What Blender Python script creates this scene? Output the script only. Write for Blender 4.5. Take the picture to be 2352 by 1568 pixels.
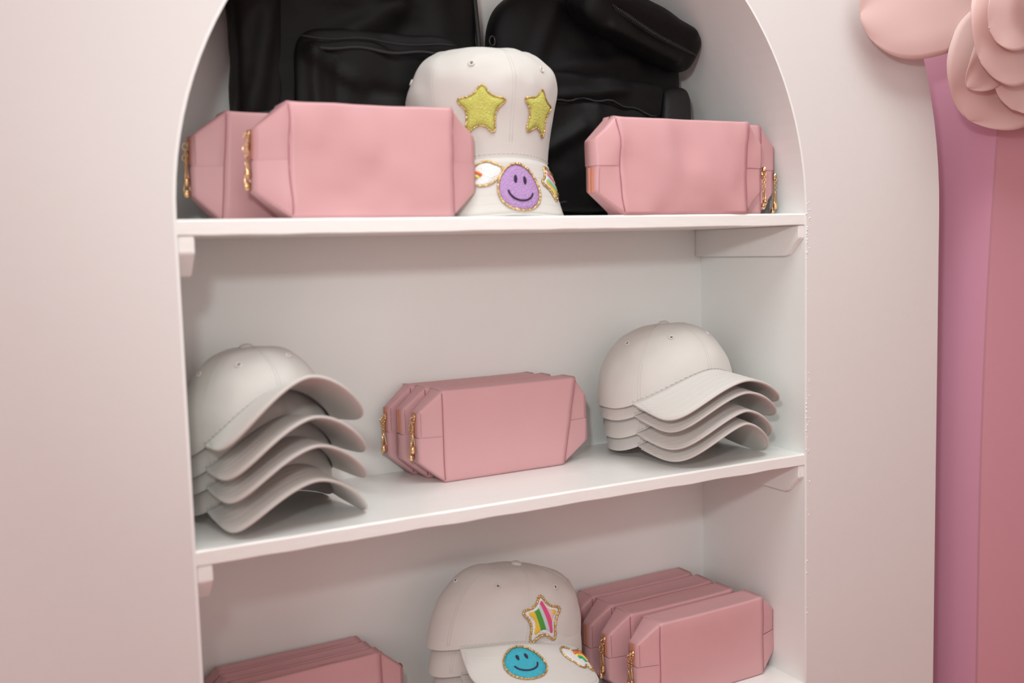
import bpy, bmesh, math, random
from mathutils import Vector, Matrix, noise

for o in list(bpy.data.objects):
    bpy.data.objects.remove(o, do_unlink=True)
S = bpy.context.scene
COL = S.collection
PI = math.pi
Z0 = 1.40                      # height of the top shelf above the floor
random.seed(4)

# ------------------------------------------------------------------ camera
cam = bpy.data.cameras.new('camera'); cam_o = bpy.data.objects.new('camera', cam); COL.objects.link(cam_o)
cam.sensor_width = 36.0; cam.lens = 34.98; cam.clip_start = 0.02
r_ = Vector((0.8822, -0.4701, -0.0267)); u_ = Vector((0.0673, 0.0698, 0.9953)); f_ = Vector((0.4660, 0.8799, -0.0932))
M = Matrix.Identity(4)
for i in range(3):
    M[i][0], M[i][1], M[i][2] = r_[i], u_[i], -f_[i]
M.translation = Vector((-0.1669, -0.9878, Z0 - 0.0358))
cam_o.matrix_world = M
cam.dof.use_dof = True; cam.dof.focus_distance = 1.36; cam.dof.aperture_fstop = 3.2
S.camera = cam_o

# ------------------------------------------------------------------ world, lights, exposure
w = bpy.data.worlds.new('World'); S.world = w; w.use_nodes = True
w.node_tree.nodes['Background'].inputs[0].default_value = (1.0, 0.93, 0.92, 1)
w.node_tree.nodes['Background'].inputs[1].default_value = 0.15

def area(name, loc, target, sx, sy, power, col, shape='RECTANGLE'):
    l = bpy.data.lights.new(name, 'AREA'); l.shape = shape; l.size = sx
    if shape in ('RECTANGLE', 'ELLIPSE'): l.size_y = sy
    l.energy = power; l.color = col
    o = bpy.data.objects.new(name, l); COL.objects.link(o); o.location = loc
    o.rotation_euler = (Vector(target) - Vector(loc)).to_track_quat('-Z', 'Y').to_euler()
    return o
# flash on the camera, a little above and left of the lens
fl_l = bpy.data.lights.new('camera_flash', 'SPOT'); fl_l.energy = 16.5; fl_l.color = (0.92, 1.0, 0.98)
fl_l.spot_size = math.radians(85); fl_l.spot_blend = 1.0; fl_l.shadow_soft_size = .035
fl_o = bpy.data.objects.new('camera_flash', fl_l); COL.objects.link(fl_o); fl_o.location = (-0.23, -0.93, Z0 + 0.19)
fl_o.rotation_euler = (Vector((0.85, .15, Z0 - .03)) - fl_o.location).to_track_quat('-Z', 'Y').to_euler()
# ceiling fitting, daylight from a window in the left wall and an added, unseen soft fill behind the camera
area('ceiling_lamp', (0.45, -0.65, 2.58), (0.45, -0.65, 0), 1.6, 0.7, 19.5, (0.91, 1.0, 0.99))
area('side_window', (-1.45, -1.15, 1.75), (1, -0.2, 1.55), 1.4, 1.3, 12.0, (1.0, 0.93, 0.94))
area('rear_fill', (0.6, -2.55, 1.75), (0.6, 0, 1.65), 3.0, 1.6, 10.5, (1.0, 0.97, 0.94))

S.view_settings.view_transform = 'Standard'; S.view_settings.look = 'None'
S.view_settings.gamma = 1.0; S.view_settings.use_curve_mapping = False
S.view_settings.exposure = 0.0
S.cycles.max_bounces = 6; S.cycles.diffuse_bounces = 4; S.cycles.glossy_bounces = 3; S.cycles.transmission_bounces = 2
S.cycles.adaptive_threshold = 0.03; S.cycles.caustics_reflective = False; S.cycles.caustics_refractive = False

# ------------------------------------------------------------------ helpers
def tag(o, label=None, cat=None, group=None, kind=None):
    if label: o['label'] = label
    if cat: o['category'] = cat
    if group: o['group'] = group
    if kind: o['kind'] = kind
    return o

def thing(name, label, cat, loc=(0, 0, 0), rot=(0, 0, 0), group=None):
    o = bpy.data.objects.new(name, None); COL.objects.link(o)
    o.empty_display_size = 0.03
    o.location = loc; o.rotation_euler = rot
    return tag(o, label, cat, group)

def obj(name, verts, faces, mat, parent=None, smooth=True, uvs=None):
    me = bpy.data.meshes.new(name)
    me.from_pydata([tuple(v) for v in verts], [], faces)
    bm = bmesh.new(); bm.from_mesh(me)
    bmesh.ops.recalc_face_normals(bm, faces=bm.faces)
    bm.to_mesh(me); bm.free()
    if uvs is not None:
        uv = me.uv_layers.new(name='UVMap')
        for lp in me.loops: uv.data[lp.index].uv = uvs[lp.vertex_index]
    me.materials.append(mat)
    if smooth:
        me.polygons.foreach_set('use_smooth', [True] * len(me.polygons))
    me.update()
    o = bpy.data.objects.new(name, me); COL.objects.link(o)
    if parent: o.parent = parent
    return o

def bm_obj(name, bm, mat, parent=None, smooth=False):
    bmesh.ops.recalc_face_normals(bm, faces=bm.faces)
    me = bpy.data.meshes.new(name); bm.to_mesh(me); bm.free(); me.materials.append(mat)
    if smooth: me.polygons.foreach_set('use_smooth', [True] * len(me.polygons))
    o = bpy.data.objects.new(name, me); COL.objects.link(o)
    if parent: o.parent = parent
    return o

def box(name, x0, x1, y0, y1, z0, z1, mat, parent=None, bevel=0.0008):
    bm = bmesh.new()
    bmesh.ops.create_cube(bm, size=1)
    for v in bm.verts:
        v.co = Vector((x0 + (v.co.x + .5) * (x1 - x0), y0 + (v.co.y + .5) * (y1 - y0), z0 + (v.co.z + .5) * (z1 - z0)))
    if bevel: bmesh.ops.bevel(bm, geom=list(bm.edges), offset=bevel, segments=2, affect='EDGES')
    return bm_obj(name, bm, mat, parent)

def copy_tree(o, parent=None):
    c = o.copy(); COL.objects.link(c); c.parent = parent
    for ch in list(o.children):
        if ch.name in bpy.data.objects: copy_tree(ch, c)
    return c

def tube_data(pts, r, n=8, closed=False, taper=None):
    pts = [Vector(p) for p in pts]; V = []; F = []; m = len(pts)
    prev = None
    for i, p in enumerate(pts):
        a = pts[i - 1] if (i > 0 or closed) else pts[i]
        b = pts[(i + 1) % m] if (i < m - 1 or closed) else pts[i]
        t = (b - a).normalized()
        if prev is None:
            k = Vector((0, 0, 1)) if abs(t.z) < .9 else Vector((1, 0, 0))
            nn = t.cross(k).normalized()
        else:
            nn = (prev - t * prev.dot(t)).normalized()
        prev = nn; bb = t.cross(nn)
        rr = r * (taper(i / max(1, m - 1)) if taper else 1)
        for j in range(n):
            a_ = 2 * PI * j / n
            V.append(p + (nn * math.cos(a_) + bb * math.sin(a_)) * rr)
    for i in range(m if closed else m - 1):
        for j in range(n):
            i2 = (i + 1) % m
            F.append((i * n + j, i * n + (j + 1) % n, i2 * n + (j + 1) % n, i2 * n + j))
    if not closed:
        F.append(tuple(range(n))); F.append(tuple(range((m - 1) * n, m * n)))
    return V, F

def merge(*parts):
    V = []; F = []
    for v, f in parts:
        k = len(V); V += list(v); F += [tuple(i + k for i in ff) for ff in f]
    return V, F

def nz(p, s, seed=0.0):
    return noise.noise(Vector((p[0] * s + seed, p[1] * s + seed * 1.7, p[2] * s - seed)))

# ------------------------------------------------------------------ materials
def mat(name, col, rough=0.5, metal=0.0, bump=None, spec=0.5, sheen=0.0, var=None, coat=0.0):
    """bump: list of (scale, strength, distance, stretch); var: (scale, amount)"""
    m = bpy.data.materials.new(name); m.use_nodes = True
    nt = m.node_tree; b = nt.nodes['Principled BSDF']
    b.inputs['Base Color'].default_value = (*col, 1); b.inputs['Roughness'].default_value = rough
    b.inputs['Metallic'].default_value = metal; b.inputs['Specular IOR Level'].default_value = spec
    if sheen:
        b.inputs['Sheen Weight'].default_value = sheen; b.inputs['Sheen Roughness'].default_value = .4
    if coat: b.inputs['Coat Weight'].default_value = coat
    tc = nt.nodes.new('ShaderNodeTexCoord')
    last = None
    for (sc, st, dist, stretch) in (bump or []):
        mp = nt.nodes.new('ShaderNodeMapping'); mp.inputs['Scale'].default_value = stretch
        nt.links.new(tc.outputs['Object'], mp.inputs['Vector'])
        n = nt.nodes.new('ShaderNodeTexNoise'); n.inputs['Scale'].default_value = sc; n.inputs['Detail'].default_value = 1.5
        nt.links.new(mp.outputs[0], n.inputs['Vector'])
        bp = nt.nodes.new('ShaderNodeBump'); bp.inputs['Strength'].default_value = st; bp.inputs['Distance'].default_value = dist
        nt.links.new(n.outputs['Fac'], bp.inputs['Height'])
        if last: nt.links.new(last.outputs[0], bp.inputs['Normal'])
        last = bp
    if last: nt.links.new(last.outputs[0], b.inputs['Normal'])
    if var:
        n = nt.nodes.new('ShaderNodeTexNoise'); n.inputs['Scale'].default_value = var[0]; n.inputs['Detail'].default_value = 4
        nt.links.new(tc.outputs['Object'], n.inputs['Vector'])
        mx = nt.nodes.new('ShaderNodeMix'); mx.data_type = 'RGBA'
        mx.inputs[6].default_value = (*[c * (1 - var[1]) for c in col], 1)
        mx.inputs[7].default_value = (*[min(1, c * (1 + var[1])) for c in col], 1)
        nt.links.new(n.outputs['Fac'], mx.inputs[0]); nt.links.new(mx.outputs[2], b.inputs['Base Color'])
    return m

ONE = (1, 1, 1)
M_panel = mat('panel_paint', (0.755, 0.73, 0.715), .36, bump=[(420, .14, .001, (1, 1, .6)), (45, .10, .002, ONE)], spec=.45)
M_niche = mat('niche_paint', (0.88, 0.885, 0.865), .38, bump=[(300, .12, .001, ONE), (30, .12, .002, ONE)])
M_shelf = mat('shelf_paint', (0.88, 0.87, 0.845), .30, bump=[(160, .25, .0012, (.35, 1, 1)), (40, .1, .002, ONE)])
M_pinku = mat('pink_unit_paint', (0.67, 0.335, 0.395), .42, bump=[(380, .16, .001, (1, 1, .6))])
M_pinks = mat('pink_side_lightened', (0.82, 0.41, 0.55), .42, bump=[(380, .10, .001, (1, 1, .6))])  # pink made lighter: light falling into the gap is painted into the side
M_wall = mat('room_wall_paint', (0.78, 0.62, 0.60), .6)
M_wallw = mat('back_wall_paint', (0.82, 0.74, 0.73), .55)
M_floor = mat('floor_boards', (0.62, 0.23, 0.20), .45, var=(3, .1))
M_ceil = mat('ceiling_paint', (0.85, 0.83, 0.81), .8)
M_cap = mat('cap_cotton', (0.65, 0.625, 0.59), .85, bump=[(900, .15, .0006, ONE), (28, .20, .004, ONE)], spec=.25, sheen=.15)
M_capin = mat('cap_lining', (0.76, 0.72, 0.67), .9, bump=[(700, .15, .0006, ONE)], spec=.2)
M_hole = mat('eyelet_shadow', (0.10, 0.09, 0.085), .9)
M_thread = mat('thread', (0.74, 0.70, 0.66), .8)
M_leather = mat('pink_leatherette', (0.655, 0.36, 0.375), .43, bump=[(1500, .22, .0004, (1, .5, 1)), (22, .10, .004, ONE)], spec=.4)
M_tape = mat('zip_tape', (0.68, 0.27, 0.19), .6, bump=[(1600, .4, .0004, (.2, .2, 1))])
M_stitch = mat('pink_stitch', (0.45, 0.14, 0.19), .7)
M_gold = mat('gold_metal', (0.90, 0.62, 0.33), .16, 1.0)
M_glit = mat('gold_glitter', (0.80, 0.56, 0.24), .32, 1.0, bump=[(520, 1.0, .0025, ONE)])
M_blackf = mat('black_polyester', (0.0024, 0.0022, 0.0025), .58, bump=[(1400, .5, .0007, ONE), (16, .25, .01, ONE)], spec=.22, sheen=.01)
M_blackp = mat('black_pocket_polyester', (0.0028, 0.0026, 0.0025), .54, bump=[(1400, .45, .0007, ONE), (22, .3, .01, ONE)], spec=.22, sheen=.01)
M_blackd = mat('black_webbing', (0.007, 0.007, 0.008), .6, bump=[(900, .6, .0008, ONE)])
M_blackz = mat('black_plastic', (0.008, 0.008, 0.009), .3)
M_yel = mat('yellow_chenille', (0.66, 0.66, 0.17), .95, bump=[(650, .9, .0025, ONE)], spec=.1, var=(350, .13))
M_lil = mat('lilac_chenille', (0.52, 0.33, 0.62), .95, bump=[(650, .9, .0025, ONE)], spec=.1, var=(300, .14))
M_blu = mat('blue_chenille', (0.07, 0.47, 0.60), .95, bump=[(650, .9, .0025, ONE)], spec=.1, var=(300, .18))
M_ink = mat('dark_embroidery', (0.030, 0.012, 0.045), .8, bump=[(900, .6, .001, ONE)])
M_whitechen = mat('white_chenille', (0.82, 0.81, 0.80), .95, bump=[(500, .8, .002, ONE)], spec=.1)
M_orange = mat('orange_embroidery', (0.85, 0.20, 0.06), .85, bump=[(900, .6, .001, ONE)])
M_yemb = mat('yellow_embroidery', (0.85, 0.70, 0.14), .85, bump=[(900, .6, .001, ONE)])
M_green = mat('green_embroidery', (0.03, 0.40, 0.16), .85, bump=[(900, .6, .001, ONE)])
M_teal = mat('teal_embroidery', (0.03, 0.26, 0.28), .85, bump=[(900, .6, .001, ONE)])

def stripes_mat(name, stops):
    m = bpy.data.materials.new(name); m.use_nodes = True
    nt = m.node_tree; b = nt.nodes['Principled BSDF']; b.inputs['Roughness'].default_value = .7
    uv = nt.nodes.new('ShaderNodeUVMap'); sep = nt.nodes.new('ShaderNodeSeparateXYZ')
    nt.links.new(uv.outputs[0], sep.inputs[0])
    cr = nt.nodes.new('ShaderNodeValToRGB'); cr.color_ramp.interpolation = 'CONSTANT'
    e = cr.color_ramp.elements
    e[0].position = 0; e[0].color = (*stops[0][1], 1)
    e[1].position = stops[1][0]; e[1].color = (*stops[1][1], 1)
    for p, c in stops[2:]:
        k = e.new(p); k.color = (*c, 1)
    nt.links.new(sep.outputs[0], cr.inputs[0]); nt.links.new(cr.outputs[0], b.inputs['Base Color'])
    wv = nt.nodes.new('ShaderNodeTexWave'); wv.inputs['Scale'].default_value = 11; wv.bands_direction = 'X'
    nt.links.new(uv.outputs[0], wv.inputs['Vector'])
    bp = nt.nodes.new('ShaderNodeBump'); bp.inputs['Strength'].default_value = .6; bp.inputs['Distance'].default_value = .001
    nt.links.new(wv.outputs['Fac'], bp.inputs['Height']); nt.links.new(bp.outputs[0], b.inputs['Normal'])
    return m
PK = (0.80, 0.09, 0.24); LP = (0.85, 0.55, 0.58); YE = (0.85, 0.58, 0.07); GR = (0.08, 0.36, 0.05); LB = (0.58, 0.70, 0.72); WH = (.82, .8, .78)
M_strA = stripes_mat('rainbow_stripe_embroidery', [(0, PK), (.16, LP), (.22, YE), (.36, GR), (.47, LB), (.54, PK), (.64, LP), (.72, YE), (.84, GR)])
M_strB = stripes_mat('pastel_stripe_embroidery', [(0, LP), (.15, YE), (.35, (.25, .62, .3)), (.45, LB), (.55, PK), (.65, WH), (.72, YE), (.9, WH)])

def petal_mat():
    m = bpy.data.materials.new('petal_paper'); m.use_nodes = True
    nt = m.node_tree; b = nt.nodes['Principled BSDF']; out = nt.nodes['Material Output']
    b.inputs['Base Color'].default_value = (0.92, 0.72, 0.68, 1); b.inputs['Roughness'].default_value = .6
    tr = nt.nodes.new('ShaderNodeBsdfTranslucent'); tr.inputs[0].default_value = (0.92, 0.38, 0.33, 1)
    mx = nt.nodes.new('ShaderNodeMixShader'); mx.inputs[0].default_value = .22
    nt.links.new(b.outputs[0], mx.inputs[1]); nt.links.new(tr.outputs[0], mx.inputs[2]); nt.links.new(mx.outputs[0], out.inputs[0])
    return m
M_petal = petal_mat()

# ------------------------------------------------------------------ the room
def struct(o): o['kind'] = 'structure'; return o
RX0, RX1, RY0, RY1, RZ = -1.5, 2.6, -2.6, 0.30, 2.62
struct(box('floor', RX0, RX1, RY0, RY1 + .1, -.1, 0, M_floor, bevel=0))
struct(box('ceiling', RX0, RX1, RY0, RY1 + .1, RZ, RZ + .1, M_ceil, bevel=0))
struct(box('wall_back', RX0, RX1, RY1, RY1 + .1, 0, RZ, M_wallw, bevel=0))
struct(box('wall_front', RX0, RX1, RY0 - .1, RY0, 0, RZ, M_wall, bevel=0))
struct(box('wall_left', RX0 - .1, RX0, RY0, RY1 + .1, 0, RZ, M_wall, bevel=0))
struct(box('wall_right', RX1, RX1 + .1, RY0, RY1 + .1, 0, RZ, M_wall, bevel=0))

# ------------------------------------------------------------------ arched display cabinet
W, D, R_IN, R_OUT = 0.80, 0.218, 0.40, 0.66
NB = Z0 - 0.985               # bottom of the niche
def arch_path(cx, R, zs, z_low, n=64):
    """from lower left up over the arch to lower right"""
    p = [(cx - R, z_low + (zs - z_low) * k / 10) for k in range(10)]
    p += [(cx - R * math.cos(PI * k / n), zs + R * math.sin(PI * k / n)) for k in range(n + 1)]
    p += [(cx + R, zs - (zs - z_low) * k / 10) for k in range(1, 11)]
    return p

def ring_solid(name, pa, pb, y0, y1, mat_, parent):
    """band between two paths of equal length, extruded in y"""
    n = len(pa); V = []
    for y in (y0, y1):
        V += [(x, y, z) for x, z in pa]; V += [(x, y, z) for x, z in pb]
    F = []
    for i in range(n - 1):
        F += [(i, i + 1, n + i + 1, n + i), (2 * n + i, 3 * n + i, 3 * n + i + 1, 2 * n + i + 1),
              (i, 2 * n + i, 2 * n + i + 1, i + 1), (n + i, n + i + 1, 3 * n + i + 1, 3 * n + i)]
    F += [(0, n, 3 * n, 2 * n), (n - 1, 2 * n + n - 1, 3 * n + n - 1, 2 * n - 1)]
    o = obj(name, V, F, mat_, parent, smooth=False)
    return o

cab = thing('display_cabinet', 'pale blush arched display cabinet with white shelved niche', 'cabinet', (0, 0, 0))
ring_solid('front_panel', arch_path(.4, R_IN + .0030, Z0, NB), arch_path(.4, R_OUT, Z0, 0.0), 0.0, 0.018, M_panel, cab)
box('plinth_panel', .4 - R_IN - .0030, .4 + R_IN + .0030, 0.0, 0.018, 0.0, NB, M_panel, cab)
ring_solid('niche_lining', arch_path(.4, R_IN, Z0, NB), arch_path(.4, R_IN + .0030, Z0, NB), 0.0001, D + .01, M_niche, cab)
ring_solid('outer_side', arch_path(.4, R_OUT - .012, Z0, 0.0), arch_path(.4, R_OUT, Z0, 0.0), 0.018, .30, M_panel, cab)
bp_path = arch_path(.4, R_IN, Z0, NB)
obj('back_panel', [(x, D, z) for x, z in bp_path] + [(x, D + .01, z) for x, z in bp_path],
    [tuple(range(len(bp_path))), tuple(range(len(bp_path), 2 * len(bp_path)))], M_niche, cab, smooth=False)
TH = 0.0160
SH = [Z0, Z0 - 0.3228, Z0 - 0.6450]
for k, zs in enumerate(SH):
    # worn front edge: a fine grid so that the edge wobbles a little
    nx = 90; V = []; F = []
    for i in range(nx + 1):
        x = W * i / nx
        w1 = .0006 * nz((x, 0, k), 14, 3.1); w2 = .0010 * nz((x, 1, k), 22, 8.2); w3 = .0006 * nz((x, 2, k), 30, 5)
        V += [(x, .0012 + w1 * .5, zs - .0012 + w3), (x, .0024, zs + w3 * .3), (x, D, zs), (x, D, zs - TH), (x, .0018 + w1, zs - TH + w2), (x, .0004 + w1, zs - TH + .0012 + w2), (x, .0004 + w1, zs - .0022)]
        if i:
            a = 7 * (i - 1); b = 7 * i
            F += [(a + j, a + (j + 1) % 7, b + (j + 1) % 7, b + j) for j in range(7)]
    F += [tuple(range(7)), tuple(range(7 * nx, 7 * nx + 7))]
    obj('shelf', V, F, M_shelf, cab, smooth=False)
    for s in (0, 1):
        zt = zs - TH; t = .0155
        prof = [(.0015, zt), (.0015, zt - .0165), (.024, zt - .0385), (.030, zt - .0400), (D, zt - .0400), (D, zt)]
        xa, xb = (0.0, t) if s == 0 else (W - t * .65, W)
        bm = bmesh.new()
        va = [bm.verts.new((xa, y, z)) for y, z in prof]; vb = [bm.verts.new((xb, y, z)) for y, z in prof]
        bm.faces.new(va); bm.faces.new(vb)
        for i in range(6): bm.faces.new((va[i], va[(i + 1) % 6], vb[(i + 1) % 6], vb[i]))
        bmesh.ops.bevel(bm, geom=list(bm.edges), offset=.0009, segments=2, affect='EDGES')
        bm_obj('bracket', bm, M_shelf, cab)
# bead of filler and paint drips along the niche edge
def drips(pts):
    parts = []
    for x, z, r in pts:
        bm = bmesh.new(); bmesh.ops.create_icosphere(bm, subdivisions=1, radius=r)
        parts.append(([Vector((v.co.x + x, v.co.y * .8 + 0.0, v.co.z + z)) for v in bm.verts], [tuple(v.index for v in f.verts) for f in bm.faces]))
        bm.free()
    return merge(*parts)
pts = []
for k in range(70):
    z = Z0 - random.choice([random.uniform(-.02, .07), random.uniform(.2, .42), random.uniform(0, .6)])
    pts.append((W + random.uniform(.002, .009), z, random.uniform(.0005, .0014)))
v, f = drips(pts); o = obj('paint_bead', v, f, M_niche, cab)
o['kind'] = 'stuff'

# ------------------------------------------------------------------ the pink unit beside it
pu = thing('display_cabinet', 'deep pink painted cabinet at the edge beyond the pale one', 'cabinet')
prof = []
for k in range(41):
    z = 2.3 * k / 40; zr = z - Z0
    prof.append((1.162 + (max(0, zr + .5) ** 2) * .07, z))
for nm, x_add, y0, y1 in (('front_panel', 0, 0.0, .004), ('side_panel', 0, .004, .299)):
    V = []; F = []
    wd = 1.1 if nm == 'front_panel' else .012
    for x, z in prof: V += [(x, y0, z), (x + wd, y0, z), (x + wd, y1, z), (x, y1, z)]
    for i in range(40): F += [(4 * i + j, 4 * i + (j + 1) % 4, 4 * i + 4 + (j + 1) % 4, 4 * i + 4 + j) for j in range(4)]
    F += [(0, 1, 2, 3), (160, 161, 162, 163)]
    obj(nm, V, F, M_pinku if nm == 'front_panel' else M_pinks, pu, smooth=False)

# ------------------------------------------------------------------ pouches
def rrect(t, h, rc, n_c=4, n_s=8):
    """rounded rectangle loop in (y,z), starting mid back, counter-clockwise; same count for any size"""
    P = []
    corners = [(t / 2 - rc, h / 2 - rc, 0), (-t / 2 + rc, h / 2 - rc, PI / 2), (-t / 2 + rc, -h / 2 + rc, PI), (t / 2 - rc, -h / 2 + rc, 1.5 * PI)]
    arcs = [[(cy + rc * math.cos(a0 + PI / 2 * k / n_c), cz + rc * math.sin(a0 + PI / 2 * k / n_c)) for k in range(n_c + 1)] for cy, cz, a0 in corners]
    for i in range(4):
        a = arcs[i]; b = arcs[(i + 1) % 4]
        P += a
        for k in range(1, n_s): P.append((a[-1][0] + (b[0][0] - a[-1][0]) * k / n_s, a[-1][1] + (b[0][1] - a[-1][1]) * k / n_s))
    return P

def pear(n=28, L=.024, Wd=.0085):
    P = []
    for k in range(n):
        a = 2 * PI * k / n
        z = -L / 2 - L / 2 * math.cos(a) * -1
        s = (1 - math.cos(a)) / 2            # 0 at the top, 1 at the bottom
        x = Wd / 2 * math.sin(a) * (0.35 + .75 * s)
        P.append((x, 0, -L * s))
    return P

def make_charm(parent, x, y, z, sgn, k=0):
    """zip slider at (x,y,z) with ring, chain and teardrop hanging on the outside (sgn = outward x)"""
    rnd = random.Random(k * 7 + 3)
    V = []; F = []
    sl = obj('zipper_pull', *sliderdata(), M_gold, parent)
    sl.location = (x, y, z); sl.rotation_euler = (0, 0, rnd.uniform(-.2, .2) + (PI if sgn < 0 else 0))
    d0 = .0035
    parts = []
    ring = [(d0 + .0032 * math.sin(2 * PI * i / 16), 0, -.0025 + .0036 * math.cos(2 * PI * i / 16)) for i in range(16)]
    obj('ring', *tube_data(ring, .00065, 6, True), M_gold, sl)
    n = 4; lp = []
    for i in range(n):
        zc = -.0065 - i * .0036; pts_ = []
        for j in range(12):
            a = 2 * PI * j / 12
            u = .0013 * math.cos(a); v_ = .0026 * math.sin(a)
            pts_.append((d0 + (u if i % 2 else 0), (0 if i % 2 else u), zc + v_))
        lp.append(tube_data(pts_, .0005, 5, True))
    obj('chain', *merge(*lp), M_gold, sl)
    ch = []
    yaw = 1.0 + rnd.uniform(-.35, .35)
    for (px, py, pz) in pear(): ch.append((d0 + px * math.sin(yaw), px * math.cos(yaw), -.0205 + pz))
    tv, tf = tube_data(ch, .00085, 6, True)
    # solid lower third of the drop
    bm = bmesh.new(); bmesh.ops.create_uvsphere(bm, u_segments=14, v_segments=10, radius=1)
    sv = [Vector((d0 + v.co.x * .0030 * math.cos(yaw) + v.co.y * .0045 * math.sin(yaw), v.co.y * .0045 * math.cos(yaw) - v.co.x * .003 * math.sin(yaw), -.0205 - .0195 + v.co.z * .0050)) for v in bm.verts]
    sf = [tuple(v.index for v in q.verts) for q in bm.faces]; bm.free()
    obj('teardrop_charm', *merge((tv, tf), (sv, sf)), M_gold, sl)
    return sl

def sliderdata():
    bm = bmesh.new(); bmesh.ops.create_cube(bm, size=1)
    for v in bm.verts:
        v.co = Vector((v.co.x * .0030 + .0012, v.co.y * (.0060 if v.co.z > 0 else .0042), v.co.z * .0085))
    bmesh.ops.bevel(bm, geom=list(bm.edges), offset=.0008, segments=2, affect='EDGES')
    bm.verts.index_update()
    V = [v.co.copy() for v in bm.verts]; F = [tuple(v.index for v in q.verts) for q in bm.faces]; bm.free()
    return V, F

def make_pouch(label, group, loc, yaw=0.0, a=.092, h=.118, t=.042, e=.031, lean=0.0, skew=(0, 0), flip=1, charms=(), seed=0, wr=.0016, zips=(-1, 1), roll=0.0, bot=0.0):
    """loc: middle of the bottom front edge. charms: list of (side, along 0..1, dy)"""
    P = thing('cosmetic_pouch', label, 'pouch', loc, (0, roll, yaw), group)
    loopA = rrect(t, h, .0045); n = len(loopA)
    hr = .265 * h; wz = min(.020, t * .62)
    loopR = rrect(wz, 2 * hr, .0035)
    zc = h / 2; yc = t / 2
    def place(x, y, z, amp=1.0):
        q = (x, y, z)
        d = wr * amp * (nz(q, 16, seed) + .5 * nz(q, 34, seed + 9)) * 1.3
        sy = -1 if y < 0 else 1
        shrink = 1 - bot * max(0, -z / h)
        return Vector((x + .4 * d, y * shrink + sy * d + lean * (z + zc) + yc, z + zc))
    def ax(sx, z):                                   # half length of the face at height z
        k = skew[0] if sx < 0 else skew[1]
        return a + k * (z / h)
    nx = 26; V = []; F = []
    for i in range(nx + 1):
        s = -1 + 2 * i / nx
        for (y, z) in loopA:
            x = s * ax(-1 if s < 0 else 1, z)
            puff = .0016 * (1 - s ** 4) * (1 - min(1, abs(2 * z / h)) ** 3)
            dip = .0035 * (1 - abs(s) ** 8) * max(0, 1 - (2 * y / t) ** 2) if z > h / 2 - .0005 else 0
            V.append(place(x, y + (puff if y > 0 else -puff), z - dip))
    for i in range(nx):
        for j in range(n): F.append((i * n + j, i * n + (j + 1) % n, (i + 1) * n + (j + 1) % n, (i + 1) * n + j))
    for sx in (0, nx): F.append(tuple(range(sx * n, sx * n + n)))
    obj('body', V, F, M_leather, P)
    # end gussets: upper and lower half, lofted from the face outline to the narrow zip ridge
    ns = 7
    for sx in (-1, 1):
        for up in (1, -1):
            idx = [j for j in range(n) if loopA[j][1] * up > -1e-9]
            # order the run so that it is continuous
            idx.sort(key=lambda j: math.atan2(max(0.0, round(loopA[j][1] * up, 7)), loopA[j][0]))
            proud = 1.0 if up * flip < 0 else .955
            V = []; F = []
            for i in range(ns + 1):
                s = i / ns
                for q, j in enumerate(idx):
                    ya, za = loopA[j]; yr, zr = loopR[j]
                    ya *= .965; za *= .985
                    k = s
                    y = (ya + (yr - ya) * k) * (proud if i else .985); z = za + (zr - za) * k
                    x0 = ax(sx, za) - .0006; x1 = ax(sx, 0) + e * (1 if proud == 1 else .975)
                    x = x0 + (x1 - x0) * s
                    V.append(place(sx * x, y, z, 1 - .5 * s))
            m = len(idx)
            for i in range(ns):
                for q in range(m - 1): F.append((i * m + q, i * m + q + 1, (i + 1) * m + q + 1, (i + 1) * m + q))
            F.append(tuple(range(ns * m, ns * m + m)))
            obj('end_gusset', V, F, M_leather, P)
        # piping along the face edge
        ys = [(-t / 2 * .985 - .0001, -h / 2 + .004 + (h - .008) * q / 14) for q in range(15)]
        obj('edge_seam', *tube_data([place(sx * (ax(sx, z) - .0001), y, z) for y, z in ys], .00055, 5), M_stitch, P)
        if sx in zips:
            z0, z1 = (0.002, hr * 1.02) if flip > 0 else (-hr * 1.02, -.002)
            X = ax(sx, 0) + e * .975
            tp = []
            V = []; F = []
            for i in range(9):
                z = z0 + (z1 - z0) * i / 8
                for j, (yy, dx) in enumerate(((-.0060, 0), (-.003, .0014), (-.0008, .0014), (-.0004, .0006), (.0004, .0006), (.0008, .0014), (.003, .0014), (.0060, 0))):
                    V.append(place(sx * (X + dx), yy, z, .5))
            for i in range(8):
                for j in range(7): F.append((i * 8 + j, i * 8 + j + 1, i * 8 + 9 + j, i * 8 + 8 + j))
            obj('zipper_tape', V, F, M_tape, P)
            st = []
            for q in range(11):
                z = z0 + (z1 - z0) * (q + .2) / 11; zz = z0 + (z1 - z0) * (q + .75) / 11
                b0 = (sx * (ax(sx, 0) + e * .86), -wz * .5 * 1.02 - .0010)
                st.append(tube_data([place(b0[0], b0[1], z, .5), place(b0[0], b0[1], zz, .5)], .00032, 4))
            obj('stitching', *merge(*st), M_stitch, P)
    for k, (sx, al, dy) in enumerate(charms):
        z0, z1 = (0.002, hr) if flip > 0 else (-hr, -.002)
        X = ax(sx, 0) + e
        p = place(sx * X, dy, z0 + (z1 - z0) * al, 0)
        make_charm(P, p.x, p.y, p.z, sx, seed + k)
    return P

G1 = 'pink pouches on the top shelf'; G2 = 'pink pouches in the middle of the second shelf'
G3 = 'pink pouches stacked left on the bottom shelf'; G4 = 'pink pouches lined up right on the bottom shelf'
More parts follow.
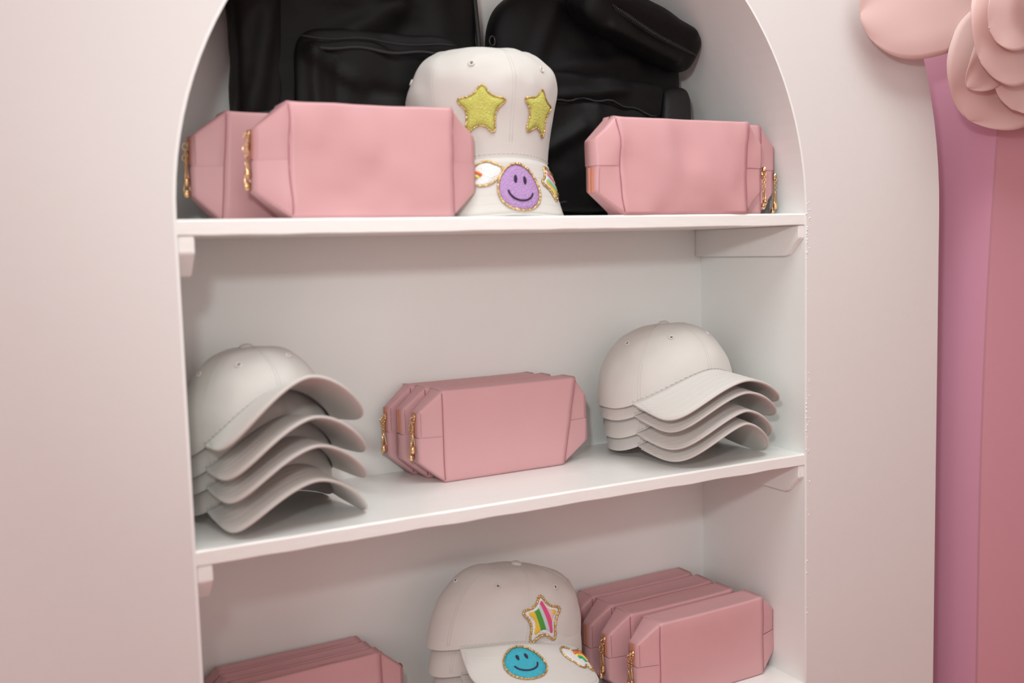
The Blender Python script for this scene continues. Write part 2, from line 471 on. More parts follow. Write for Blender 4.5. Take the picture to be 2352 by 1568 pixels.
# top shelf
make_pouch('pink pouch half hidden behind the front pouch, in the top shelf left corner', G1, (.162, .100, SH[0]), .04, a=.094, t=.045, seed=2.2, charms=((-1, .75, -.001), (-1, .35, .002)), skew=(-.010, 0), wr=.0018)
make_pouch('large pink pouch standing in front on the left of the top shelf', G1, (.206, .016, SH[0]), -.03, a=.090, h=.119, t=.052, e=.033, seed=5.1, charms=((-1, .85, -.001), (-1, .45, .003)), wr=.0045)
make_pouch('pink pouch in front on the right end of the top shelf, showing its whole face', G1, (.606, .002, SH[0]), .0, a=.0972, h=.117, t=.034, e=.032, seed=8.4, flip=-1, charms=((1, .98, -.011), (1, .80, -.007)), wr=.0045, skew=(.006, .006))
make_pouch('pink pouch peeking out behind another at the right end of the top shelf', G1, (.667, .039, SH[0]), .0, a=.091, h=.119, t=.034, e=.030, seed=11.7, flip=-1, charms=((1, .80, -.010), (1, .55, -.004)), wr=.0018)
# second shelf
make_pouch('front pink pouch of the three on the second shelf, with two gold drops', G2, (.4145, .124, SH[1]), .02, a=.0925, h=.116, t=.036, seed=14.2, charms=((-1, .80, -.003), (-1, .45, .003)), skew=(.002, .020), wr=.0010)
make_pouch('middle pink pouch of the three standing together on the second shelf', G2, (.407, .159, SH[1]), .025, a=.093, h=.117, t=.030, seed=17.7, charms=(), wr=.0012)
make_pouch('rearmost pink pouch of the three on the second shelf, against the back', G2, (.398, .187, SH[1]), .02, a=.092, h=.117, t=.026, seed=20.3, charms=((-1, .60, -.003), (-1, .5, .002)), wr=.0012)
# bottom shelf, left
make_pouch('front pink pouch of the stack in the bottom left corner', G3, (.146, .140, SH[2]), .03, a=.091, h=.118, t=.022, seed=23.1, wr=.0010)
make_pouch('middle pink pouch of the stack in the bottom left corner', G3, (.141, .164, SH[2]), .03, a=.091, h=.118, t=.022, seed=26.6, wr=.0010)
make_pouch('rearmost pink pouch of the stack in the bottom left corner', G3, (.139, .188, SH[2]), .03, a=.090, h=.118, t=.022, seed=29.6, wr=.0010)
# bottom shelf, right
make_pouch('frontmost pink pouch of the bottom shelf row, its whole face in view', G4, (.680, .048, SH[2]), .03, a=.0915, h=.113, t=.040, seed=32.5, charms=((-1, .55, -.003), (-1, .40, .002)), wr=.0012)
make_pouch('second pink pouch from the front in the bottom shelf row, gold drops on its end', G4, (.664, .092, SH[2]), .03, a=.091, h=.115, t=.038, seed=35.1, charms=((-1, .75, -.002), (-1, .4, .003)), wr=.0012)
make_pouch('third pink pouch from the front in the bottom shelf row', G4, (.660, .133, SH[2]), .03, a=.091, h=.116, t=.038, seed=38.8, wr=.0012)
make_pouch('rearmost pink pouch of the bottom shelf row, against the niche back', G4, (.655, .173, SH[2]), .03, a=.091, h=.117, t=.036, seed=41.2, wr=.0012)

# ------------------------------------------------------------------ caps
class Cap:
    def __init__(s, rx=.09, ry=.095, H=.12, raise_=.05, pitch=19, brim=.066, wb=.012, ex=.62, ez=.92, be=.5, pw=1.8, thm=60, wr=.0024, seed=0.0, sc=1.0, sag=0.0, boxy=0.0, ryb=None):
        s.rx, s.ry, s.H, s.A, s.p, s.B, s.wb, s.ex, s.ez, s.be, s.pw, s.wr, s.seed = rx * sc, ry * sc, H, raise_, math.radians(pitch), brim, wb, ex, ez, be, pw, wr, seed
        s.sag = sag; s.boxy = boxy; s.thm = math.radians(thm); s.ryb = ryb if ryb else s.ry
    def arch(s, x): return s.A * (1 - abs(x / s.rx) ** s.pw)
    def base(s, th): return s.arch(s.rx * math.sin(th)) if math.cos(th) > 0 else 0.0
    def crown(s, th, t):
        t = max(0.0, min(.9995, t))
        ph = t * PI / 2
        r = max(0.0, math.cos(ph)) ** s.ex; zz = math.sin(ph) ** s.ez
        z0 = s.base(th); ct = math.cos(th)
        flare = 1 + s.boxy * math.sin(PI * min(1, t * 1.25))
        x = s.rx * r * math.sin(th) * flare; y = -(s.ry if ct > 0 else s.ryb) * r * ct * flare
        z = z0 + (s.H - z0) * zz
        z -= s.sag * max(0, .15 - ct) * zz * r ** .8
        p = Vector((x, y, z))
        d = s.wr * (nz(p, 18, s.seed) + .6 * nz(p, 42, s.seed + 4)) * min(1, 3 * t)
        nrm = Vector((x / s.rx, y / s.ry, zz)).normalized()
        return p + nrm * d
    def cn(s, th, t):
        e = 2e-3
        a = s.crown(th + e, t) - s.crown(th - e, t); b = s.crown(th, t + e) - s.crown(th, max(0, t - e))
        return a.cross(b).normalized(), a.length / (2 * e), b.length / (2 * e)
    def brim_io(s, u):
        th = u * s.thm
        I = (s.rx * math.sin(th), -s.ry * math.cos(th))
        q = u * PI / 2
        ye = -s.ry * math.cos(s.thm); Bd = s.ry + s.B + ye; xe = s.rx * math.sin(s.thm)
        return I, (xe * math.sin(q) + s.wb * math.sin(2 * q), ye - Bd * max(0, math.cos(q)) ** s.be)
    def brim_pt(s, u, v):
        I, O = s.brim_io(u)
        x = I[0] + (O[0] - I[0]) * v; dy = (O[1] - I[1]) * v
        return Vector((x, I[1] + dy * math.cos(s.p), s.arch(x) + dy * math.sin(s.p)))
    def bn(s, u, v):
        e = 1e-3
        a = s.brim_pt(u + e, v) - s.brim_pt(u - e, v); b = s.brim_pt(u, v + e) - s.brim_pt(u, v - e)
        return b.cross(a).normalized(), a.length / (2 * e), b.length / (2 * e)

def build_cap(label, group, loc, yaw, c, tilt=0.0, roll=0.0, eyelets=True, band=True):
    P = thing('baseball_cap', label, 'cap', loc, (tilt, roll, yaw), group)
    # crown: six panels
    nth, nt = 12, 26
    for k in range(6):
        V = []; F = []; NR = []
        for i in range(nth + 1):
            th = k * PI / 3 + PI / 3 * i / nth
            for j in range(nt + 1):
                t = min(.999, (j / nt))
                V.append(c.crown(th, t)); NR.append(c.cn(th, min(.97, max(.01, t)))[0])
        for i in range(nth):
            for j in range(nt):
                q = i * (nt + 1) + j
                F.append((q, q + nt + 1, q + nt + 2, q + 1))
        o = obj('crown_panel', V, F, M_cap, P)
        o.data.normals_split_custom_set_from_vertices([tuple(q) for q in NR])
        sv = []
        for dth in (-.020, .020):
            sv.append(tube_data([c.crown(k * PI / 3 + dth, .02 + .85 * q / 24) + c.cn(k * PI / 3 + dth, .02 + .85 * q / 24)[0] * .0001 for q in range(25)], .00022, 4))
        obj('panel_seam', *merge(*sv), M_cap, P)
        if eyelets and k in (0, 5, 1, 4):
            th = k * PI / 3 + PI / 6; t = math.asin(.80 ** (1 / c.ez)) * 2 / PI
            n, lt, lz = c.cn(th, t); pc = c.crown(th, t)
            tu = n.cross(Vector((0, 0, 1))).normalized(); tv = n.cross(tu)
            ring = [pc + n * .0006 + (tu * math.cos(2 * PI * i / 14) + tv * math.sin(2 * PI * i / 14)) * .0030 for i in range(14)]
            e = obj('eyelet', *tube_data(ring, .0010, 6, True), M_thread, P)
            hole = [pc + n * .0009 + (tu * math.cos(2 * PI * i / 8) + tv * math.sin(2 * PI * i / 8)) * .0012 for i in range(8)]
            obj('eyelet_hole', hole, [tuple(range(8))], M_hole, e)
    # button
    bt = c.crown(0, .999)
    bm = bmesh.new(); bmesh.ops.create_uvsphere(bm, u_segments=16, v_segments=8, radius=1)
    for v in bm.verts: v.co = Vector((v.co.x * .0075, v.co.y * .0075, v.co.z * .0036)) + bt
    bm_obj('button', bm, M_cap, P, True)
    # brim
    nu, nv = 60, 12; V = []; F = []; T = .0034; U = []
    for side in (0, 1):
        for i in range(nu + 1):
            u = math.sin((-1 + 2 * i / nu) * PI / 2) * .35 + (-1 + 2 * i / nu) * .65
            uu = max(-.997, min(.997, u))
            for j in range(nv + 1):
                v_ = j / nv
                p = c.brim_pt(uu, v_); n = c.bn(uu, max(.02, min(.98, v_)))[0]
                rd = T if v_ < .96 else T * .72
                ofs = (rd * .5 if side == 0 else -rd * .5)
                V.append(p + n * ofs); U.append((u * .5 + .5, v_))
    N = (nu + 1) * (nv + 1)
    for i in range(nu):
        for j in range(nv):
            q = i * (nv + 1) + j
            F.append((q, q + 1, q + nv + 2, q + nv + 1)); F.append((N + q, N + q + nv + 1, N + q + nv + 2, N + q + 1))
    for i in range(nu):
        for j in (0, nv):
            q = i * (nv + 1) + j
            F.append((q, q + nv + 1, N + q + nv + 1, N + q))
    for i in (0, nu):
        for j in range(nv):
            q = i * (nv + 1) + j
            F.append((q, q + 1, N + q + 1, N + q))
    o = obj('brim', V, F, M_cap, P, uvs=U)
    edge = [c.brim_pt(max(-.997, min(.997, math.sin((-1 + i / 40) * PI / 2) * .35 + (-1 + i / 40) * .65)), 1.0) for i in range(81)]
    obj('brim_edge', *tube_data(edge, T * .52, 8), M_cap, o)
    # rows of stitching on the brim
    st = []
    for v_ in (.16, .32, .48, .64, .80):
        st.append(tube_data([c.brim_pt(-.93 + 1.86 * i / 40, v_) + c.bn(-.93 + 1.86 * i / 40, v_)[0] * (T * .5) for i in range(41)], .00026, 4))
    obj('stitching', *merge(*st), M_thread, o)
    # seam where the brim joins the crown
    sm = []
    for i in range(34):
        t0 = -c.thm + 2 * c.thm * i / 34
        tz = math.asin(.045 ** (1 / c.ez)) * 2 / PI
        a = c.crown(t0, tz); b = c.crown(t0 + 2 * c.thm / 34 * .6, tz)
        na = c.cn(t0, tz + .01)[0]
        sm.append(tube_data([a + na * .0004, b + na * .0004], .0004, 4))
    obj('crown_stitching', *merge(*sm), M_thread, P)
    if band:
        V = []; F = []; n = 64
        for i in range(n):
            th = 2 * PI * i / n
            for tt in (.0, .06, .13):
                b = c.crown(th, tt)
                V.append(Vector((b.x * .975, b.y * .975, b.z + .0006)))
        for i in range(n):
            for j in range(2):
                i2 = (i + 1) % n
                F.append((i * 3 + j, i * 3 + j + 1, i2 * 3 + j + 1, i2 * 3 + j))
        o = obj('sweatband', V, F, M_capin, P)
    return P

# patches -------------------------------------------------
def star_outline(R, r, rot, n=90, rnd=.55):
    """rounded five-pointed star as polar radius"""
    base = []
    for k in range(10):
        rr = R if k % 2 == 0 else r
        a = rot + PI / 2 + k * PI / 5
        base.append(Vector((rr * math.cos(a), rr * math.sin(a))))
    pts = base
    for _ in range(3):                    # corner cutting
        q = []
        for i in range(len(pts)):
            a, b = pts[i], pts[(i + 1) % len(pts)]
            q += [a * .76 + b * .24, a * .24 + b * .76]
        pts = q
    return pts

def disc_outline(R, n=56, ky=1.0): return [Vector((R * math.cos(2 * PI * k / n), R * ky * math.sin(2 * PI * k / n))) for k in range(n)]

def blob_outline(circles, n=72):
    """outline of a union of circles round the origin, as polar radius"""
    P = []
    for k in range(n):
        d = Vector((math.cos(2 * PI * k / n), math.sin(2 * PI * k / n))); best = 0.001
        for cx, cy, r in circles:
            b = d.x * cx + d.y * cy; q = b * b - (cx * cx + cy * cy - r * r)
            if q > 0: best = max(best, b + math.sqrt(q))
        P.append(d * best)
    return P

def crown_map(c, th0, t0):
    n0, lt, lz = c.cn(th0, t0)
    def f(x, y, h):
        th = th0 + x / lt; t = t0 + y / lz
        return c.crown(th, t) + c.cn(th, t)[0] * h
    return f
def brim_map(c, u0, v0, rot=0.0):
    """x runs to the wearer's left along the brim, y towards the crown"""
    n0, lu, lv = c.bn(u0, v0); cr, sr = math.cos(rot), math.sin(rot)
    lu = max(lu, .02)
    def f(x, y, h):
        x, y = x * cr - y * sr, x * sr + y * cr
        u = max(-.99, min(.99, u0 + x / lu)); v = max(.0, min(1.02, v0 - y / lv))
        return c.brim_pt(u, v) + c.bn(u, min(.98, max(.02, v)))[0] * (h + .0018)
    return f

def fill(name, outline, f, th, m, parent, k0=1.0, rings=7, uvdir=None, uvlen=1.0, base=.0006):
    n = len(outline); V = [f(0, 0, base + th)]; F = []; U = [(.5, .5)]
    for k in range(1, rings + 1):
        s = k / rings * k0
        hgt = base + th * (1 - (k / rings) ** 5) if k < rings else 0.0
        for p in outline:
            V.append(f(p.x * s, p.y * s, hgt))
            if uvdir: U.append((.5 + (p.x * s * uvdir[0] + p.y * s * uvdir[1]) / uvlen, .5))
            else: U.append((.5 + p.x, .5 + p.y))
    for j in range(n): F.append((0, 1 + j, 1 + (j + 1) % n))
    for k in range(rings - 1):
        a = 1 + k * n
        for j in range(n): F.append((a + j, a + (j + 1) % n, a + n + (j + 1) % n, a + n + j))
    return obj(name, V, F, m, parent, uvs=U)

def rim(name, outline, f, r, m, parent, k=1.0, h=.0008, jit=0.0):
    pts = []; n = len(outline)
    # resample evenly
    L = [0]; 
    for i in range(n): L.append(L[-1] + (outline[(i + 1) % n] - outline[i]).length)
    N = 110
    for q in range(N):
        d = L[-1] * q / N; i = max(j for j in range(n) if L[j] <= d)
        tt = (d - L[i]) / max(1e-9, L[i + 1] - L[i])
        p = outline[i].lerp(outline[(i + 1) % n], tt)
        pts.append(f(p.x * k, p.y * k, h + jit * (random.random() - .5)))
    V, F = tube_data(pts, r, 6, True)
    if jit: V = [v + Vector((random.uniform(-1, 1), random.uniform(-1, 1), random.uniform(-1, 1))) * jit * .5 for v in V]
    return obj(name, V, F, m, parent)

def smiley(parent, f, R, m, face_rot=0.0, ky=1.0):
    o = disc_outline(R, ky=ky)
    b = fill('smiley_patch', o, f, .0016, m, parent, .96)
    rim('border', o, f, .0013, M_glit, b, 1.0, .0010, .0005)
    cr, sr = math.cos(face_rot), math.sin(face_rot)
    def g(x, y, h): return f(x * cr - y * sr, x * sr + y * cr, h)
    for sx in (-1, 1):
        eo = [Vector((sx * R * .23 + R * .085 * math.cos(2 * PI * k / 18), R * .30 + R * .19 * math.sin(2 * PI * k / 18))) for k in range(18)]
        V = [g(sx * R * .23, R * .30, .0034)] + [g(p.x, p.y, .0020) for p in eo]
        mid = [g(sx * R * .23 + (p.x - sx * R * .23) * .8, R * .30 + (p.y - R * .30) * .8, .0033) for p in eo]
        V += mid; n = 18
        F = [(0, 1 + n + j, 1 + n + (j + 1) % n) for j in range(n)] + [(1 + j, 1 + (j + 1) % n, 1 + n + (j + 1) % n, 1 + n + j) for j in range(n)]
        obj('eye', V, F, M_ink, b)
    pts = []
    for k in range(25):
        a = -PI + PI * (.10 + .80 * k / 24)
        pts.append(g(R * .58 * math.cos(a), R * (-.04 + .56 * math.sin(a)), .0024))
    obj('mouth', *tube_data(pts, R * .043, 6), M_ink, b)
    return b

def star_patch(parent, f, R, r, rot, m, stripes=None):
    o = star_outline(R, r, rot)
    if stripes:
        b = fill('star_patch', o, f, .0008, M_whitechen, parent, .97)
        fill('striped_centre', star_outline(R * .80, r * .74, rot), lambda x, y, h: f(x, y, h + .0009), .0006, m, b, 1.0, uvdir=stripes, uvlen=2 * R)
        rim('border', o, f, .0015, M_glit, b, 1.02, .0009, .0007)
    else:
        b = fill('star_patch', o, f, .0018, m, parent, .96)
        rim('border', o, f, .0010, M_glit, b, 1.0, .0008, .0004)
    return b

def rainbow_patch(parent, f, S_):
    """two white clouds joined by a short rainbow, gold outline"""
    o = blob_outline([(-.55 * S_, -.10 * S_, .42 * S_), (.55 * S_, .10 * S_, .45 * S_), (0, .22 * S_, .45 * S_), (-.2 * S_, -.2 * S_, .35 * S_), (.9 * S_, .05 * S_, .25 * S_)])
    b = fill('rainbow_cloud_patch', o, f, .0012, M_whitechen, parent, .96)
    rim('border', o, f, .0012, M_glit, b, 1.0, .0009, .0005)
    for k, m in enumerate((M_orange, M_yemb, M_green)):
        rr = S_ * (.48 - .13 * k); pts = []
        for i in range(16):
            a = PI * (.12 + .76 * i / 15)
            pts.append(f(rr * math.cos(a), -.12 * S_ + rr * math.sin(a), .0022))
        obj('rainbow_band', *tube_data(pts, S_ * .062, 6), m, b)
    return b

GL = 'white caps stacked left on the second shelf'; GR_ = 'white caps stacked right on the second shelf'; GC = 'white caps stacked on the bottom shelf'
def lerp(a, b, t): return [p + (q - p) * t for p, q in zip(a, b)]
def cap_stack(low, high, zs, levels, labels, group, eye=True):
    """low / high: x, y, z, yaw, rx, ry, H, raise, pitch, brim, wb, ex, ez, be, pw, thm, roll of the bottom and the top cap"""
    out = []
    for k, lv in enumerate(levels):
        x, y, z, yaw, rx, ry, H, A, p, B, wb, ex, ez, be, pw, thm, roll = lerp(low, high, lv)
        n = len(levels) - 1 - k
        c = Cap(rx, ry, H, A, p, B, wb, ex, ez, be, pw, thm, sc=1 - .008 * n, seed=50 + 3 * k + 17 * x, ryb=min(ry, .210 - y) - .002 * n)
        out.append((build_cap(labels[k], group, (x, y, zs + z), math.radians(yaw), c, roll=math.radians(roll), eyelets=(eye and n == 0)), c))
    return out
# stack on the left of the second shelf
cap_stack([.0961, .1397, .0035, 11.8, .0860, .0881, .1000, .0571, 7.5, .0550, .0081, .68, 1.0, .4226, 1.79, 65.7, 2.0],
          [.0944, .1182, .0818, 7.65, .0830, .0841, .1055, .0669, -13.9, .0788, .0109, .7639, 1.0665, .6338, 1.727, 60.7, -5.0], SH[1], (0, .36, .64, 1),
          ['bottom white cap of the stack on the left of the second shelf', 'third white cap from the top in the left second-shelf stack',
           'second white cap from the top in the left second-shelf stack', 'topmost plain white cap of the stack on the left of the second shelf'], GL)
# stack on the right of the second shelf
cap_stack([.6730, .1480, .0035, 5.5, .0920, .0900, .1000, .0619, 9.5, .0703, .0062, .78, 1.0, .4896, 1.60, 63.5, 2.4],
          [.6604, .1233, .0733, 6.3, .0998, .0867, .1050, .0471, 7.1, .0619, .0158, .786, 1.0129, .4737, 1.776, 65.8, -1.0], SH[1], (0, .30, .72, 1),
          ['bottom white cap of the stack on the right of the second shelf', 'third white cap from the top in the right second-shelf stack',
           'second white cap from the top in the right second-shelf stack', 'topmost plain white cap of the stack on the right of the second shelf'], GR_)
# stack on the bottom shelf, decorated cap on top
st = cap_stack([.398, .1150, .0320, -2, .1060, .0620, .0950, .0300, 19, .0720, .0110, .66, .9, .50, 1.9, 52, 6.0],
               [.3946, .1147, .1013, -1.9, .1074, .0563, .1056, .0226, 19.5, .0765, .0114, .6119, .851, .4951, 2.0, 49, 10.4], SH[2], (0, .55, 1),
               ['lowest plain white cap under the decorated cap on the bottom shelf', 'plain white cap directly under the blue smiley cap',
                'white cap with blue smiley and striped star patches, topmost of the bottom shelf stack'], GC)
capC, c = st[2]
star_patch(capC, crown_map(c, .19, .21), .0340, .0165, .10, M_strA, (math.cos(.45), math.sin(.45)))
smiley(capC, brim_map(c, -.16, .48), .0265, M_blu, .16, 1.08)
rainbow_patch(capC, brim_map(c, .70, .50, -.9), .030)

# cap standing on the top shelf
c = Cap(rx=.081, ry=.074, H=.140, raise_=.010, pitch=78, brim=.066, wb=.010, ex=.19, ez=.60, be=.42, pw=2, thm=66, seed=120, wr=.0034, boxy=.20, ryb=.062, sag=.075)
capT = build_cap('white cap with two yellow star patches and a lilac smiley on the top shelf', None, (.381, .112, SH[0] + .0575), 0.0, c)
star_patch(capT, crown_map(c, -.42, .165), .0330, .0158, -.06, M_yel)
star_patch(capT, crown_map(c, .46, .165), .0330, .0158, -.06, M_yel)
smiley(capT, brim_map(c, .05, .52), .0275, M_lil, -.12)
rainbow_patch(capT, brim_map(c, -.50, .40, .35), .033)
star_patch(capT, brim_map(c, .62, .40), .024, .014, .3, M_strB, (math.cos(.9), math.sin(.9)))

# ------------------------------------------------------------------ backpacks
def soft_box(name, cx, cy, cz, sx, sy, sz, m, parent, n=30, ex=5.0, wr=.006, sc=9, seed=0.0, rot=(0, 0, 0), taper=0.0, fold=None):
    """rounded, creased cloth volume"""
    V = []; F = []; key = {}
    def vid(p):
        k = (round(p[0], 5), round(p[1], 5), round(p[2], 5))
        if k not in key:
            q = (abs(p[0]) ** ex + abs(p[1]) ** ex + abs(p[2]) ** ex) ** (1 / ex)
            v = Vector((p[0] / q * sx, p[1] / q * sy, p[2] / q * sz))
            tz = 1 - taper * (v.z / sz * .5 + .5)
            v.x *= tz
            w = Vector((v.x, v.y * .4, v.z))
            d = wr * (nz(w, sc, seed) + .45 * nz(w, sc * 2.3, seed + 5) + .6 * abs(nz((v.x + v.z * .8, v.y, v.z * .5), sc * 1.5, seed + 11)))
            if fold: d += fold(v)
            nr = Vector((v.x / sx ** 2 * .02, v.y / sy ** 2 * .02 + 1e-6, v.z / sz ** 2 * .02)).normalized()
            key[k] = len(V); V.append(v + nr * d)
        return key[k]
    for ax_ in range(3):
        for sg in (-1, 1):
            for i in range(n):
                for j in range(n):
                    q = []
                    for di, dj in ((0, 0), (1, 0), (1, 1), (0, 1)):
                        p = [0, 0, 0]; p[ax_] = sg; p[(ax_ + 1) % 3] = -1 + 2 * (i + di) / n; p[(ax_ + 2) % 3] = -1 + 2 * (j + dj) / n
                        q.append(vid(p))
                    F.append(tuple(q))
    o = obj(name, V, F, m, parent)
    o.location = (cx, cy, cz); o.rotation_euler = rot
    return o

def ridge(x0, z0, x1, z1, amp, wd):
    a = Vector((x0, z0)); b = Vector((x1, z1)); L = (b - a).length_squared
    def f(v):
        q = Vector((v.x, v.z)); t = max(0, min(1, (q - a).dot(b - a) / L))
        return amp * math.exp(-((q - a - (b - a) * t).length / wd) ** 2)
    return f
def folds(*rs): return lambda v: sum(r(v) for r in rs)
def seam(parent, name, pts, r=.0016, m=None): return obj(name, *tube_data(pts, r, 6), m or M_blackd, parent)

bl = thing('backpack', 'black backpack leaning at the left of the top shelf behind the pouches', 'backpack', (.245, .175, SH[0]), group='black backpacks')
soft_box('main_body', .014, .000, .176, .146, .034, .168, M_blackf, bl, 48, 6, .006, 11, 3.3, taper=.06,
         fold=folds(ridge(-.075, .015, .030, .075, .010, .012), ridge(-.080, .085, .05, .070, .008, .010), ridge(.02, .02, .06, .10, -.006, .014), ridge(.075, -.05, .085, .11, .006, .02)))
soft_box('front_pocket', .022, -.026, .114, .108, .022, .106, M_blackp, bl, 44, 7, .006, 12, 7.7,
         fold=folds(ridge(-.09, .075, -.03, .040, .007, .008), ridge(-.03, .040, .03, .030, -.005, .008), ridge(-.085, -.05, -.085, .08, .006, .008), ridge(-.06, -.05, -.06, .06, -.004, .006)))
soft_box('side_panel', -.120, -.006, .190, .026, .030, .135, M_blackp, bl, 24, 5, .004, 13, 9.1, taper=-.1, fold=folds(ridge(-.01, -.06, .01, .05, .006, .010)))
soft_box('side_mesh_pocket', -.116, -.008, .068, .030, .032, .060, M_blackd, bl, 18, 6, .003, 14, 2.1)
seam(bl, 'pocket_seam', [(-.080 + .19 * i / 24, -.0535 - .0012 * math.sin(i * .9), .2065 - .002 * math.sin(i * .5)) for i in range(25)], .0010)
seam(bl, 'pocket_zipper', [(-.070 + .18 * i / 24, -.0530, .196 - .002 * math.sin(i * .6)) for i in range(25)], .0022)
seam(bl, 'side_binding', [(-.150, -.026, .118), (-.135, -.040, .119), (-.115, -.041, .122), (-.094, -.034, .126)], .003)
seam(bl, 'edge_piping', [(.146 + .008 * math.sin(PI * i / 20), -.030, .03 + .27 * i / 20) for i in range(21)], .003)

brk = thing('backpack', 'black backpack with bulging zipped top pocket on the right of the top shelf', 'backpack', (.555, .172, SH[0]), group='black backpacks')
soft_box('main_body', .016, .004, .158, .150, .034, .150, M_blackf, brk, 48, 3.2, .006, 11, 13.3,
         fold=folds(ridge(-.10, .03, .06, .055, .007, .012), ridge(-.12, -.02, -.06, .12, .006, .012)))
soft_box('front_pocket', -.020, -.028, .082, .118, .020, .072, M_blackp, brk, 44, 6, .006, 12, 17.7,
         fold=folds(ridge(-.10, -.02, .00, .035, .006, .010), ridge(.03, -.05, .02, .06, .005, .009), ridge(-.06, -.06, -.10, .03, -.005, .010)))
soft_box('pocket_flap', -.005, -.026, .160, .120, .020, .028, M_blackf, brk, 36, 5, .005, 14, 19.7, rot=(.12, .04, 0), fold=folds(ridge(-.1, -.01, .05, .012, .005, .007)))
soft_box('top_pocket', .066, -.044, .254, .098, .034, .033, M_blackf, brk, 40, 4, .005, 10, 23.7, rot=(.30, .34, .10), fold=folds(ridge(-.08, .01, .07, .02, .005, .009), ridge(-.05, -.02, .06, -.015, .006, .007)))
soft_box('side_mesh_pocket', .146, -.004, .096, .024, .030, .085, M_blackd, brk, 18, 6, .003, 14, 27.1)
# zip round the top pocket, worked out in the pocket's own frame
tpo = [o for o in brk.children if o.name.startswith('top_pocket')][0]
zp = [(-.075 + .166 * i / 20, -.0355 + .010 * abs(i / 10 - 1) ** 3, .002 - .006 * math.sin(PI * i / 20)) for i in range(21)]
zt = seam(tpo, 'zipper_tape', zp, .0040, M_blackd)
te = []
for i in range(20):
    for q in range(3):
        a = Vector(zp[i]).lerp(Vector(zp[i + 1]), q / 3) + Vector((0, -.0040, 0))
        te.append(([a + Vector(d) for d in ((-.0007, 0, -.0020), (.0007, 0, -.0020), (.0007, 0, .0020), (-.0007, 0, .0020), (-.0007, -.0010, -.0020), (.0007, -.0010, -.0020), (.0007, -.0010, .0020), (-.0007, -.0010, .0020))],
                   [(0, 1, 2, 3), (4, 5, 6, 7), (0, 1, 5, 4), (2, 3, 7, 6), (0, 3, 7, 4), (1, 2, 6, 5)]))
obj('zipper_teeth', *merge(*te), M_blackz, tpo)
ringp = [(-.086 + .010 * math.cos(2 * PI * i / 24), -.052 + .003 * math.sin(2 * PI * i / 24), .094 + .012 * math.sin(2 * PI * i / 24)) for i in range(24)]
obj('strap_ring', *tube_data(ringp, .0022, 8, True), M_blackz, brk)
seam(brk, 'pocket_seam', [(-.125 + .16 * i / 20, -.047 - .001 * math.sin(i), .020 - .004 * math.sin(i * .4)) for i in range(21)], .0012)
seam(brk, 'flap_edge', [(-.115 + .21 * i / 24, -.048 + .002 * math.sin(i * .7), .136 + .018 * math.sin(PI * i / 24) + .002 * math.sin(i * 1.3)) for i in range(25)], .0016)
# zip puller hanging at the left edge
pl = [(-.140 + .004 * math.cos(2 * PI * i / 12), -.03, .222 + .006 * math.sin(2 * PI * i / 12)) for i in range(12)]
pp = obj('zipper_pull', *tube_data(pl, .0012, 6, True), M_blackz, brk)
obj('pull_tab', *tube_data([(-.142, -.030, .215), (-.146, -.031, .204), (-.149, -.031, .192)], .0026, 6), M_blackz, pp)

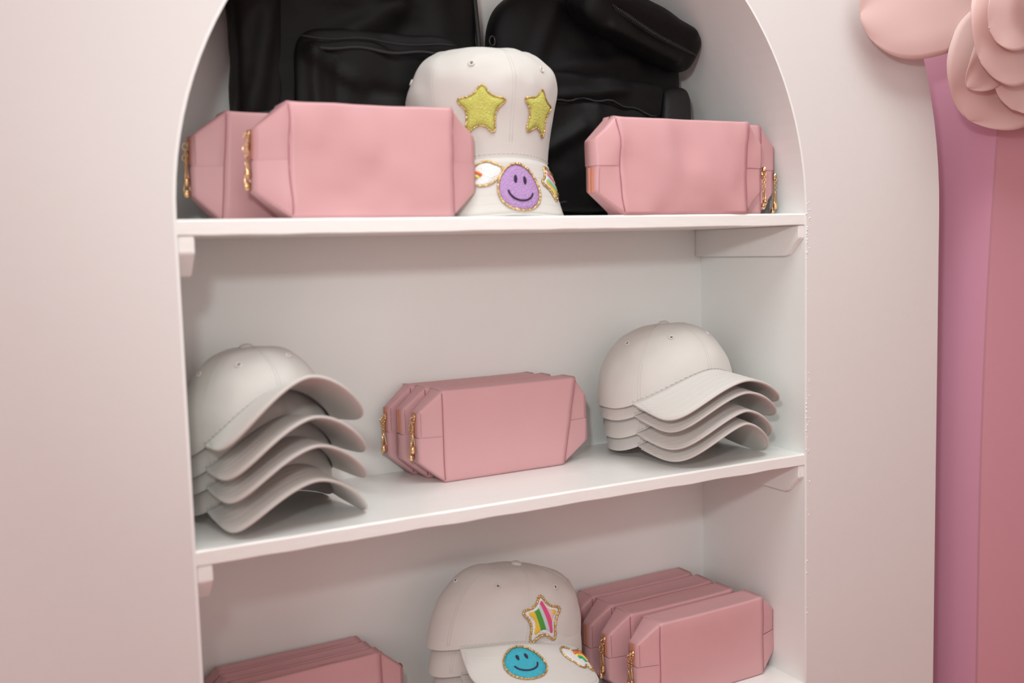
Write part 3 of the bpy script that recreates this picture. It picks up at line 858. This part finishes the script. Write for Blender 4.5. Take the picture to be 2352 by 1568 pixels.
# ------------------------------------------------------------------ big paper flower
fl = thing('paper_flower', 'giant blush paper flower with layered curling petals hanging over the cabinets', 'flower', (1.168, -.056, Z0 + .326))
fn = Vector((-.10, -.98, -.06)).normalized(); fe1 = Vector((-fn.y, fn.x, 0)).normalized(); fe2 = fn.cross(fe1)
fl.rotation_euler = Matrix((fe1, fe2, fn)).transposed().to_euler()      # local x to the right, y up, z towards the room
def petal(deg, L, Wd, l0, l1, curl, cup, seed=0.0, rho0=.012, wide=.60):
    """petal from the heart outwards: lift goes l0 -> l1 towards the viewer, the rim rolls back by curl, cup bends the sides forward"""
    ang = math.radians(deg); ns, nw = 26, 20; V = []; F = []
    for i in range(ns + 1):
        s = 1 - (1 - i / ns) ** 1.8
        if s < wide: k = .10 + .90 * math.sin(PI / 2 * s / wide) ** 1.15
        else: k = max(0.0, 1 - ((s - wide) / (1 - wide)) ** 2.6) ** .5
        wd = Wd * max(k, .02)
        for j in range(nw + 1):
            q = -1 + 2 * j / nw
            y = q * wd; x = rho0 + L * s
            e = max(0.0, s - .62) / .38
            lift = l0 + (l1 - l0) * s - curl * e * e + cup * (q * q) * (1 - s) * 1.2 - curl * .55 * max(0, abs(q) * k - .55) ** 2 * 4 * s
            lift += .005 * math.sin(2.6 * q * k + seed + 3 * s) * s
            x -= .35 * curl * e * e - .035 * L * math.sin(4.2 * q + seed) * s * s * k
            V.append(Vector((x * math.cos(ang) - y * math.sin(ang), x * math.sin(ang) + y * math.cos(ang), lift)))
    for i in range(ns):
        for j in range(nw):
            k_ = i * (nw + 1) + j
            F.append((k_, k_ + 1, k_ + nw + 2, k_ + nw + 1))
    o = obj('petal', V, F, M_petal, fl)
    m = o.modifiers.new('paper', 'SOLIDIFY'); m.thickness = .0007
    return o
for k, (deg, L, Wd) in enumerate(((193, .300, .076), (246, .215, .100), (300, .215, .100), (352, .215, .100), (45, .20, .09), (95, .19, .09), (145, .19, .09))):
    petal(deg, L, Wd, .0, .026, .026, .012, k * 1.9)
for k, (deg, L, Wd) in enumerate(((229, .205, .042), (256, .190, .072), (310, .18, .08), (5, .18, .08), (65, .16, .08), (120, .16, .08))):
    petal(deg, L, Wd, .022, .060, .022, .014, k * 2.3 + 1)
for k, (deg, L, Wd) in enumerate(((219, .195, .080), (275, .150, .08), (340, .13, .08), (50, .13, .08), (120, .13, .08))):
    petal(deg, L, Wd, .038, .088, .020, .022, k * 1.3)
for k, (deg, L, Wd) in enumerate(((208, .185, .055), (255, .125, .065), (320, .10, .06), (30, .10, .06), (110, .10, .06))):
    petal(deg, L, Wd, .050, .108, .014, .028, k * 2.1)
for k, (deg, L, Wd) in enumerate(((213, .140, .045), (330, .06, .045), (100, .06, .045))):
    petal(deg, L, Wd, .060, .120, .008, .032, k * 2.7)
